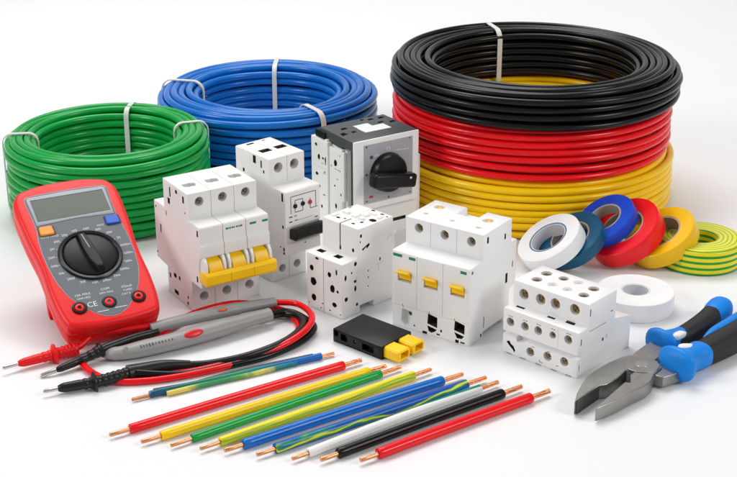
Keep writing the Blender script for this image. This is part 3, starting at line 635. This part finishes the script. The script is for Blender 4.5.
for x, m in ((-2.03, 'orange'), (2.17, 'bluebtn')):
    pr = [(-.46, -.28), (-.36, -.37), (.36, -.37), (.46, -.28), (.44, .28), (.36, .35), (-.36, .35), (-.44, .28)]
    MB().prism([(x * k + a * 1.12, 7.22 * k + b * 1.12) for a, b in pr], ft - .02, ft + .008, 'xy').build('button_surround', M['seam'], t)
    MB().prism([(x * k + a, 7.22 * k + b) for a, b in pr], ft - .02, ft + .12, 'xy', top=.9).build('push_button', M[m], t, bevel=.04)
# dial
c = (0, 4.73 * k)
MB().lathe([(1.55, 0), (1.93, 0), (1.93, .10), (1.86, .15), (1.7, .13), (1.62, .03), (1.55, .02)], 72, (c[0], c[1], ft - .01)).build('dial_ring', M['knobblack'], t)
MB().tube([(c[0], c[1], ft), (c[0], c[1], ft + .10), (c[0], c[1], ft + .16)], [1.62, 1.58, 1.42], 64).build('dial_disc', M['black'], t)
mt = Matrix.Translation((c[0], c[1], ft + .1)) @ Matrix.Rotation(R(9), 4, 'Z')
b = MB(); b.prism([(-.26, -1.5), (.26, -1.5), (.36, -.6), (.36, .6), (.26, 1.62), (-.26, 1.62), (-.36, .6), (-.36, -.6)], 0, .42, 'xy', top=.86)
for v in b.bm.verts: v.co = mt @ v.co
b.build('dial_knob', M['knobblack'], t, bevel=.06)
b = MB(); b.box(-.03, .03, .2, 1.35, .40, .435, mt); b.build('dial_pointer', M['bezel2'], t)
# printing
mb = MB(); z = ft + .006
marks = ['OFF', '600', '200', '20', '2000m', '200m', '200u', '2000u', '20m', '200m', '10A', '200', '2000', '20k', '200k', '20M', '2M', '600', '200', 'hFE']
for i, s_ in enumerate(marks):
    a = R(90 - i * 18 - 9); text_into(mb, s_, c[0] + 2.33 * math.cos(a), c[1] + 2.12 * math.sin(a), z, .24)
    mb.box(c[0] + 2.02 * math.cos(a) - .02, c[0] + 2.02 * math.cos(a) + .02, c[1] + 1.99 * math.sin(a) - .02, c[1] + 1.99 * math.sin(a) + .02, z - .004, z)
text_into(mb, 'DATA HOLD', -1.95 * k, 6.72 * k, z, .19); text_into(mb, 'MAX', 1.3, 6.95 * k, z, .2)
for x, s1, s2 in ((-1.35, '10A MAX', 'UNFUSED'), (0.05, 'COM', '600V MAX'), (1.35, 'VΩmA', 'FUSED')):
    yy = 1.62 if x < -1 or x > 1 else 1.72
    text_into(mb, s1, x, yy + .22, z, .24); text_into(mb, s2, x, yy - .05, z, .19)
text_into(mb, 'CE', -1.02, 1.0, z, .52); text_into(mb, 'CAT II', 1.15, 1.3, z, .2)
mb.box(-.9, -.2, .36, .40, z - .004, z); mb.box(.2, .95, .42, .46, z - .004, z)
mb.box(-1.6, 1.6, .2, .22, z - .004, z - .001) if False else None
mb.build('printed_scale', M['print_'], t, smooth=False)
for x in (-1.83, 0, 1.83):
    jr = MB().lathe([(.30, -.05), (.44, -.05), (.44, .075), (.40, .09), (.32, .09), (.30, .06)], 32, (x * k, .96 * k, N0 * k)).build('jack_socket', M['black'], t)
    MB().lathe([(.12, -.05), (.27, -.05), (.27, .10), (.24, .12), (.15, .12), (.12, .09)], 28, (x * k, .96 * k, N0 * k)).build('jack_ring', M['redbody'], jr)
    MB().disc((x * k, .96 * k, N0 * k - .02), .31, 'z', .06).build('jack_hole', M['black'], jr)
# stand
def g_n(y): return (-base.z - y * math.sin(R(28.18))) / math.cos(R(28.18))
mb = MB()
for x0, x1 in ((-2.5, -1.9), (1.9, 2.5)):
    mb.prism([(6.3, -.42), (5.7, -.42), (3.7, g_n(3.7) + .02), (4.2, g_n(4.2) + .22)], x0, x1)
mb.prism([(6.2, -.38), (5.7, -.38), (5.3, -.9), (5.8, -.9)], -1.9, 1.9)
mb.build('stand', M['redbody'], t, bevel=.06)

# ------------------------------------------------------------------ test leads
def frame_tube(path, radii, name, m, par, seg=20, sub=0):
    mb = MB(); mb.tube(path, radii, seg); return mb.build(name, m, par, angle=50)
def lead(label, tip, grip, gr, flange_at, flange_r, m, cable, cr, ribs=10, tipr=.11, strain=None, cablem=None, group='pointed test leads'):
    t = thing('test_lead', label, 'test lead', tip[0][0], tip[0][1], 0, 0, group)
    o = Vector((tip[0][0], tip[0][1], 0)); L = lambda ps: [Vector(p) - o for p in ps]
    tp = L(tip); MB().tube([tp[0], tp[0].lerp(tp[1], .12), tp[1]], [tipr * .5, tipr, tipr], 16).build('metal_tip', M['tip'], t)
    gp = L(grip); pts = smooth_path(gp, 12); n = len(pts); rad = []
    for i in range(n):
        u = i / (n - 1); r = gr[0] + (gr[1] - gr[0]) * u
        if u < .06: r *= .6 + .4 * u / .06
        rad.append(r)
    # ribs
    P2, R2 = [], []
    for i in range(n - 1):
        for q in range(3):
            P2.append(pts[i].lerp(pts[i + 1], q / 3)); r = rad[i] + (rad[i + 1] - rad[i]) * q / 3
            u = (i + q / 3) / (n - 1)
            R2.append(r * (1 + (.07 * math.sin(u * ribs * 6.283) if .3 < u < .97 else 0)))
    P2.append(pts[-1]); R2.append(rad[-1])
    gobj = MB().tube(P2, R2, 20).build('grip', m, t, angle=60)
    i = int(flange_at * (len(P2) - 1)); p = P2[i]; d = (P2[i + 1] - P2[i - 1]).normalized()
    MB().tube([p - d * .16, p - d * .1, p - d * .0, p + d * .09, p + d * .13], [R2[i], flange_r * .72, flange_r, flange_r * .95, R2[i]], 28).build('flange', m, gobj, angle=60)
    if strain:
        sp = smooth_path(L(strain[0]), 8); ns = len(sp); MB().tube(sp, [strain[1] + (strain[2] - strain[1]) * (j / (ns - 1)) ** 1.6 for j in range(ns)], 18).build('strain_relief', m, t, angle=60)
    if cable:
        MB().tube(smooth_path(L(cable), 10), cr, 14).build('cable', cablem or m, t, angle=60)
    return t
redr = mat('red_probe_rubber', (.80, .005, .008), .36, spec=.35, bump=.15, bscale=900, var=.05)
blkr = mat('black_probe_rubber', (.007, .007, .008), .34, spec=.38, bump=.15, bscale=900, var=.1)
lead('red test lead with a bare metal tip, pointing left below the multimeter',
     [(-20.8, -20.37, .42), (-20.04, -19.84, .42)], [(-20.04, -19.84, .42), (-18.24, -18.75, .45), (-17.0, -18.05, .5)], (.24, .41), .52, .64, redr,
     [(-17.1, -18.1, .5), (-16.75, -17.75, .62), (-16.18, -17.15, .9), (-14.71, -16.75, 1.05), (-13.0, -16.12, 1.02), (-12.6, -15.95, 1.0)], .21, ribs=12)
lead('black test lead with a flat dull tip lying between the other two leads',
     [(-18.61, -20.8, .12), (-17.75, -20.4, .3)], [(-17.75, -20.4, .3), (-16.34, -19.3, .5), (-15.5, -18.6, .68)], (.2, .33), .98, .46, blkr,
     [(-15.6, -18.7, .66), (-15.08, -18.2, .72), (-13.76, -17.2, .8), (-12.93, -16.62, .78), (-12.5, -16.35, .8)], .25, ribs=5, tipr=.13)
lead('front black test lead, closest to the bundle of thin coloured wires',
     [(-17.96, -23.0, .33), (-17.19, -22.69, .36)], [(-17.19, -22.69, .36), (-15.19, -22.0, .42), (-13.5, -21.1, .46)], (.27, .38), .48, .62, blkr,
     [(-10.4, -19.86, .36), (-9, -19.6, .34), (-6.85, -18.88, .5), (-4.91, -17.34, .62), (-3.93, -15.4, .7), (-4.38, -13.58, .5), (-5.6, -13.0, .3), (-7.0, -13.7, .24)], .22, ribs=12,
     strain=([(-13.55, -21.13, .46), (-12.93, -20.8, .46), (-11.59, -20.25, .5), (-10.2, -19.83, .38)], .50, .235))
def handle(label, path, rad, collar, cable, cr, cm, button, bcol, hole=None, marks=False):
    t = thing('probe_handle', label, 'probe handle', path[0][0], path[0][1], 0, 0, 'grey probe handles'); o = Vector((path[0][0], path[0][1], 0))
    L = lambda ps: [Vector(p) - o for p in ps]
    pts = smooth_path(L(path), 10); n = len(pts)
    def rr(u):
        for (a, ra), (b, rb) in zip(rad, rad[1:]):
            if u <= b: s_ = (u - a) / (b - a); s_ = s_ * s_ * (3 - 2 * s_); return ra + (rb - ra) * s_
        return rad[-1][1]
    i0 = int(collar * (n - 1))
    MB().tube(pts[:i0 + 1], [(rr(i / (n - 1)), rr(i / (n - 1)) * .82) for i in range(i0 + 1)], 28).build('handle_body', M['greyprobe'], t, angle=50)
    MB().tube(pts[i0:], [(rr(i / (n - 1)) * .93, rr(i / (n - 1)) * .77) for i in range(i0, n)], 28).build('handle_boot', M['greyprobe'], t, angle=50)
    d = (pts[i0 + 1] - pts[i0 - 1]).normalized(); q = rr(collar)
    MB().tube([pts[i0] - d * .03, pts[i0] + d * .03], [(q * .9, q * .74)] * 2, 24).build('joint_ring', M['seam'], t)
    u, rx, ry, el = button; i = int(u * (n - 1)); p = pts[i]; d = (pts[i + 1] - pts[i - 1]).normalized(); r0 = rr(u)
    sd = d.cross(Vector((0, 0, 1))).normalized(); up = sd.cross(d)
    nn = (sd * math.cos(R(el)) + up * math.sin(R(el))).normalized(); vv = nn.cross(d)
    mb = MB(); cc = p + nn * r0 * .86
    rings = []
    for (s_, h) in ((1, -.12), (1, .02), (.9, .07), (.6, .10), (.25, .115)):
        rings.append([cc + d * (rx * s_ * math.cos(a)) + vv * (ry * s_ * math.sin(a)) + nn * h - nn * .0 for a in [6.283 * j / 24 for j in range(24)]])
    mb.loft(rings); mb.build('button', bcol, t, angle=60)
    if hole:
        i = int(hole * (n - 1)); p = pts[i]; cc = p + nn * (rr(hole) * .90)
        mb = MB(); mb.loft([[cc + d * (r_ * math.cos(a)) + vv * (r_ * math.sin(a)) + nn * h for a in [6.283 * j / 20 for j in range(20)]] for r_, h in ((.19, -.1), (.19, .03), (.13, .03))])
        mb.build('screw_recess', M['greyprobe'], t, angle=30)
        mb = MB(); mb.loft([[cc + d * (r_ * math.cos(a)) + vv * (r_ * math.sin(a)) + nn * h for a in [6.283 * j / 20 for j in range(20)]] for r_, h in ((.135, -.05), (.135, .045))])
        mb.build('screw', M['steelscrew'], t)
    if marks:
        mb = MB()
        for j in range(11):
            u = .44 + j * .012; i = int(u * (n - 1)); f_ = u * (n - 1) - i; p = pts[i].lerp(pts[i + 1], f_)
            hh = random.uniform(.03, .1); r_ = rr(u); cc = p + nn * (r_ * .93) 
            a1 = cc - vv * hh; b1 = cc + vv * hh
            q4 = [a1 - d * .018, a1 + d * .018, b1 + d * .018, b1 - d * .018]
            mb.loft([[v - nn * .05 for v in q4], [v + nn * .03 for v in q4]])
        mb.build('printed_mark', M['dprint'], t, smooth=False)
    MB().tube(smooth_path(L(cable), 10), cr, 14).build('cable', cm, t, angle=60)
    return t
handle('slimmer grey probe handle with a small orange button, lying behind the other one', [(-12.95, -16.35, .98), (-11.31, -15.33, .95), (-9.32, -14.21, .95), (-7.81, -13.36, .92), (-5.8, -12.25, .8)],
       [(0, .34), (.2, .42), (.72, .46), (.8, .42), (1, .36)], .74, [(-5.9, -12.3, .8), (-4.43, -12.43, .75), (-3.5, -14.01, .8), (-3.56, -15.74, .82), (-4.62, -17.34, .62), (-6.57, -18.75, .3), (-8.76, -20.1, .22), (-11.75, -21.35, .22), (-14.28, -21.55, .22), (-15.9, -20.3, .22), (-16.5, -19.0, .22), (-15.8, -17.9, .22), (-13.6, -17.2, .22), (-12.1, -15.0, .24), (-11.2, -13.2, .24), (-10.05, -12.1, .24), (-8.59, -11.3, .24), (-7.13, -11.38, .24), (-5.31, -12.31, .24), (-4.37, -13.88, .24), (-4.3, -15.4, .24), (-5.23, -17.0, .24), (-7.43, -18.93, .24), (-10.17, -20.49, .24), (-12.93, -21.0, .24)],
       .2, W_['red'], (.56, .33, .13, 42), mat('worn_orange_button', (.62, .13, .05), .4))
handle('thicker grey probe handle with a large red oval button', [(-15.43, -18.59, .35), (-15.0, -18.6, .42), (-13.81, -18.4, .5), (-11.07, -17.1, .62), (-8.08, -15.2, .7), (-6.02, -13.82, .7)],
       [(0, .10), (.06, .24), (.3, .46), (.5, .58), (.76, .62), (.80, .58), (1, .50)], .77, [(-6.2, -13.9, .7), (-4.98, -12.95, .45), (-3.95, -13.62, .33), (-3.3, -14.92, .33), (-3.9, -16.47, .25), (-5.65, -18.27, .22), (-7.6, -19.45, .22), (-10.5, -20.75, .24), (-13.4, -21.25, .6)],
       .22, W_['black'], (.655, .62, .25, 42), mat('red_oval_button', (.66, .012, .015), .35), hole=.36, marks=True)

# ------------------------------------------------------------------ cut lengths of wire in the foreground
def strands(mb, x0, x1, r, n=7, spread=1.0, tw=1.2, seg=6, z=0, y=0):
    rs = r * .36
    for k_ in range(n):
        a0 = 0 if k_ == 0 else 6.283 * k_ / (n - 1); rad = 0 if k_ == 0 else r * .66
        pts = []
        for i in range(9):
            u = i / 8; a = a0 + tw * u; q = rad * (1 + (spread - 1) * u * u)
            pts.append((x0 + (x1 - x0) * u * (1 - .04 * random.random() if i == 8 else 1), y + q * math.cos(a), z + q * math.sin(a)))
        mb.tube(pts, rs, seg)
def wire(label, P, m, r, cr, bend=.05, spread=1.12, cl=None):
    a, b, c_, d = [Vector((*p, 0)) for p in P]
    ang = math.degrees(math.atan2(c_.y - b.y, c_.x - b.x)); L = (c_ - b).length; ll = cl or (b - a).length; rl = (d - c_).length
    r *= 1.13; cr *= 1.1
    t = thing('cut_wire', label, 'wire', b.x, b.y, ang, r, 'short cut wires laid out in a row')
    n = 26; mb = MB()
    bw = lambda u: bend * math.sin(math.pi * u)
    outer = [(L * i / n, bw(i / n), 0) for i in range(n + 1)]
    # insulation as a sleeve with real wall thickness, rounded lips
    rings = []; seg = 24
    def rg(p, q): return [Vector((p[0], p[1] + q * math.cos(6.2832 * j / seg), p[2] + q * math.sin(6.2832 * j / seg))) for j in range(seg)]
    def sh(p, dx): return (p[0] + dx, p[1], p[2])
    rings.append(rg(sh(outer[0], .25), cr * 1.06)); rings.append(rg(sh(outer[0], .01), cr * 1.08)); rings.append(rg(outer[0], r * .8)); rings.append(rg(sh(outer[0], .02), r * .95))
    rings.append(rg(sh(outer[0], .06), r))
    for p in outer[1:-1]: rings.append(rg(p, r * random.uniform(.992, 1.008)))
    rings += [rg(sh(outer[-1], -.07), r), rg(sh(outer[-1], -.02), r * .93), rg(outer[-1], r * .78), rg(sh(outer[-1], -.01), cr * 1.08), rg(sh(outer[-1], -.25), cr * 1.06)]
    mb.loft(rings, cap=False); mb.build('insulation', m, t, angle=60)
    mb = MB(); mb.tube([(.2, 0, 0), (-ll * .5, .0, 0), (-ll + .03, .02, 0), (-ll, .02, 0)], [cr * .92, cr * .9, cr * .92, cr * .8], 16); mb.build('bare_end', M['copper'], t, angle=60)
    mb = MB(); strands(mb, L - .2, L + rl, cr, 7, spread, .45); mb.build('bare_end', M['copper'], t, angle=60)
    return t
wires = [('short bright red wire, the rearmost full-width wire of the row', [(-13.5, -27.58), (-12.56, -26.96), (-1.41, -19.7), (-.38, -19.08)], W_['red'], .235, .115),
         ('plain orange-yellow wire between the rear red and the green wire', [(-11.8, -28.19), (-10.83, -27.68), (.03, -20.44), (.95, -19.7)], W_['orange'], .235, .115),
         ('solid green wire of the row in the foreground', [(-10.19, -28.59), (-9.19, -27.88), (.71, -20.68), (1.92, -19.95)], W_['green'], .21, .11),
         ('lemon yellow wire with faint green streaks', [(-8.6, -28.99), (-7.69, -28.29), (2.57, -20.92), (3.46, -20.07)], W_['yg'], .235, .11),
         ('plain blue wire without streaks, in front of the lemon yellow one', [(-7.35, -29.18), (-6.47, -28.59), (4.17, -21.6), (5.25, -20.7)], W_['blue'], .255, .12),
         ('dark blue wire mottled with green and yellow streaks', [(-5.68, -29.58), (-4.8, -28.99), (5.5, -21.99), (6.53, -21.1)], W_['bgy'], .25, .115),
         ('white wire with a green band near its far end', [(-3.88, -29.9), (-3.09, -29.38), (6.21, -22.5), (7.32, -21.8)], W_['whg'], .23, .11),
         ('black wire of the row, next to the front red wire', [(-2.46, -30.0), (-1.56, -29.48), (7.41, -23.1), (8.48, -22.2)], W_['black'], .255, .125),
         ('red wire nearest the camera, the frontmost of the row', [(-.43, -30.1), (.48, -29.53), (8.91, -23.6), (9.95, -22.75)], W_['red'], .265, .125)]
for lab, P, m, r, cr in wires: wire(lab, P, m, r, cr, bend=random.uniform(-.08, .08))
# thin bundle of three strands behind the row
bx, by = -12.06, -23.1
t = thing('wire_bundle', 'bundle of three thin twisted wires in blue, green and grey, behind the rear red wire', 'wire', bx, by, 26.7, 0, 'short cut wires laid out in a row')
L = 10.4
for i, (m, x0, x1, r, ph) in enumerate(((W_['dkgrey'], .3, L - .45, .16, 2.4), (W_['teal'], 0, L, .20, .6), (W_['ylw2'], .9, L - 1.6, .15, 4.2))):
    pts = [(x0 + (x1 - x0) * j / 30, (.20 if i == 0 else -.02 if i == 1 else -.24) * (1 - .35 * j / 30) + .03 * math.sin(j * .35 + ph), r + (.12 if i == 0 else .03) * abs(math.sin(j * .11 + ph))) for j in range(31)]
    MB().tube(pts, r, 16).build('thin_wire', m, t, angle=60)
mb = MB(); strands(mb, .2, -1.05, .10, 7, 1.1, .6, z=.17, y=-.02); mb.build('bare_end', M['copper'], t)
mb = MB(); strands(mb, L - .2, L + .85, .10, 7, 1.4, .6, z=.17, y=-.01); mb.build('bare_end', M['copper'], t)

# ------------------------------------------------------------------ combination pliers
t = thing('pliers', 'combination pliers with blue and black grips and open steel jaws', 'pliers', 15.4, -20.87, 0, 0)
PX, PY = 15.4, -20.87
def loc(ps): return [(p[0] - PX, p[1] - PY) for p in ps]
jl = [(11.05, -25.14), (11.3, -24.2), (11.7, -23.2), (12.1, -22.35), (12.6, -21.65), (13.6, -20.6), (14.35, -20.0), (14.9, -19.7), (15.6, -19.75), (16.3, -20.3), (16.3, -21.2), (15.6, -21.95), (14.95, -21.6), (14.46, -21.44), (13.78, -22.45), (13.05, -23.2), (12.65, -23.3), (12.05, -23.98)]
jr_ = [(12.06, -25.86), (13.11, -24.29), (13.97, -23.11), (14.12, -22.9), (14.40, -22.98), (14.5, -22.5), (14.55, -22.07), (14.89, -21.67), (14.6, -20.7), (15.3, -19.95), (16.2, -20.4), (16.5, -21.2), (15.9, -22.0), (15.65, -22.66), (15.18, -23.32), (14.31, -24.04), (13.35, -24.94), (12.23, -25.8)]
mb = MB(); mb.prism(loc(jl), .03, .92, 'xy'); b = mb.build('jaw', M['steel'], t, bevel=.05)
mb = MB(); mb.prism(loc(jr_), .08, .90, 'xy'); b = mb.build('jaw', M['steel'], t, bevel=.05)
# serrated biting faces, the shade between the jaws painted in as darker steel
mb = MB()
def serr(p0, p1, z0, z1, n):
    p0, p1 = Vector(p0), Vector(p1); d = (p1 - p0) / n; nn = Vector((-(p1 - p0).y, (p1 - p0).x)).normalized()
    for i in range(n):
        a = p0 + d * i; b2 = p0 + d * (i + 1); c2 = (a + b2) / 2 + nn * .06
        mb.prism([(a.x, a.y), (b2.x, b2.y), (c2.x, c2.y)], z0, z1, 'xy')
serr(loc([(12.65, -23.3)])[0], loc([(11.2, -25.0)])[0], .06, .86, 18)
mb.build('jaw_teeth', M['steelshade'], t, smooth=False)
MB().cyl((0, 0, .78), (0, 0, .945), 1.0, 64).build('pivot_disc', M['steel'], t, bevel=.025)
MB().cyl((.02, .02, .9), (.02, .02, .957), .38, 40).build('rivet', mat('rivet_steel', (.50, .49, .47), .3, metal=1, var=.05), t, bevel=.015)
# shanks
MB().prism(loc([(14.7, -20.1), (15.3, -19.2), (16.6, -17.6), (17.6, -18.2), (16.9, -19.4), (16.0, -20.5)]), .2, .84, 'xy').build('shank', M['steel'], t, bevel=.05)
MB().prism(loc([(15.6, -21.7), (16.3, -20.6), (17.6, -19.3), (18.3, -20.2), (17.4, -21.6), (16.4, -22.2)]), .16, .80, 'xy').build('shank', M['steel'], t, bevel=.05)
def sub_loft(name, secs, m, seg=24, sub=0):
    """secs: (x,y,zc, half width, half height, dir_deg) cross sections along a handle"""
    mb = MB(); rings = []
    S = []
    for i in range(len(secs) - 1):
        a, b2 = secs[i], secs[i + 1]; pa, pd = secs[max(i - 1, 0)], secs[min(i + 2, len(secs) - 1)]
        for q in range(6):
            u = q / 6; S.append([.5 * ((2 * a[j]) + (b2[j] - pa[j]) * u + (2 * pa[j] - 5 * a[j] + 4 * b2[j] - pd[j]) * u * u + (3 * a[j] - pa[j] - 3 * b2[j] + pd[j]) * u ** 3) for j in range(5)])
    S.append(list(secs[-1][:5]))
    for i, s_ in enumerate(S):
        A, B = S[max(i - 1, 0)], S[min(i + 1, len(S) - 1)]; d = Vector((B[0] - A[0], B[1] - A[1], 0)).normalized(); sd = Vector((d.y, -d.x, 0))
        ring = []
        for j in range(seg):
            a = 6.2832 * j / seg; ca, sa = math.cos(a), math.sin(a); e = .8
            ring.append(Vector((s_[0] - PX, s_[1] - PY, s_[2])) + sd * (max(.02, s_[3]) * math.copysign(abs(ca) ** e, ca)) + Vector((0, 0, 1)) * (max(.02, s_[4]) * math.copysign(abs(sa) ** e, sa)))
        rings.append(ring)
    mb.loft(rings); return mb.build(name, m, t, angle=70)
# rear handle
sub_loft('grip_core', [(16.95, -18.05, .62, .5, .42), (17.7, -17.5, .66, .55, .5), (18.9, -16.6, .72, .62, .6), (20.1, -15.3, .74, .66, .66), (20.9, -14.2, .76, .66, .68), (21.25, -13.7, .76, .62, .66)], M['handleblk'])
sub_loft('grip_cap', [(20.75, -14.55, .76, .60, .60), (21.05, -14.05, .76, .74, .76), (21.45, -13.5, .78, .78, .80), (21.8, -13.05, .8, .66, .7), (21.98, -12.85, .8, .3, .3)], M['handleblue'])
sub_loft('grip_guard', [(16.72, -18.2, .66, .3, .3), (16.86, -18.08, .76, .85, .66), (17.05, -17.9, .82, 1.06, .80), (17.22, -17.74, .82, .98, .76), (17.5, -17.55, .74, .70, .62), (18.1, -17.15, .70, .60, .57), (18.5, -16.9, .70, .60, .58)], M['handleblue'])
sub_loft('grip_inlay', [(17.7, -18.0, 1.12, .08, .1), (17.9, -17.85, 1.16, .24, .2), (18.3, -17.55, 1.18, .26, .2), (18.6, -17.3, 1.12, .08, .1)], M['white2'])
# front handle (runs out of the frame)
sub_loft('grip_core', [(17.6, -20.6, .7, .5, .42), (18.4, -19.9, .7, .66, .60), (19.6, -18.9, .76, .80, .72), (21.2, -17.5, .80, .86, .78), (23.0, -15.7, .80, .86, .78), (25.0, -13.5, .8, .84, .76), (26.4, -11.8, .8, .7, .68), (26.7, -11.4, .8, .3, .3)], M['handleblk'])
sub_loft('grip_stripe', [(19.4, -18.15, .98, .08, .2), (20.2, -17.35, 1.08, .30, .40), (21.6, -16.0, 1.12, .36, .44), (23.4, -14.1, 1.12, .36, .44), (25.2, -12.2, 1.1, .3, .4), (26.0, -11.3, 1.0, .1, .2)], M['handleblue'])
sub_loft('grip_guard', [(16.95, -21.35, .80, .25, .3), (17.08, -21.22, .95, .85, .72), (17.28, -21.05, 1.02, 1.22, .96), (17.5, -20.85, 1.02, 1.16, .94), (17.75, -20.6, .92, .86, .78), (18.3, -20.05, .84, .74, .74), (18.9, -19.55, .82, .80, .78), (19.15, -19.32, .8, .76, .74)], M['handleblue'])
sub_loft('grip_inlay', [(17.55, -20.25, 1.62, .06, .1), (17.8, -20.0, 1.56, .24, .16), (18.2, -19.75, 1.46, .28, .18), (18.6, -19.5, 1.42, .08, .1)], M['white2'])
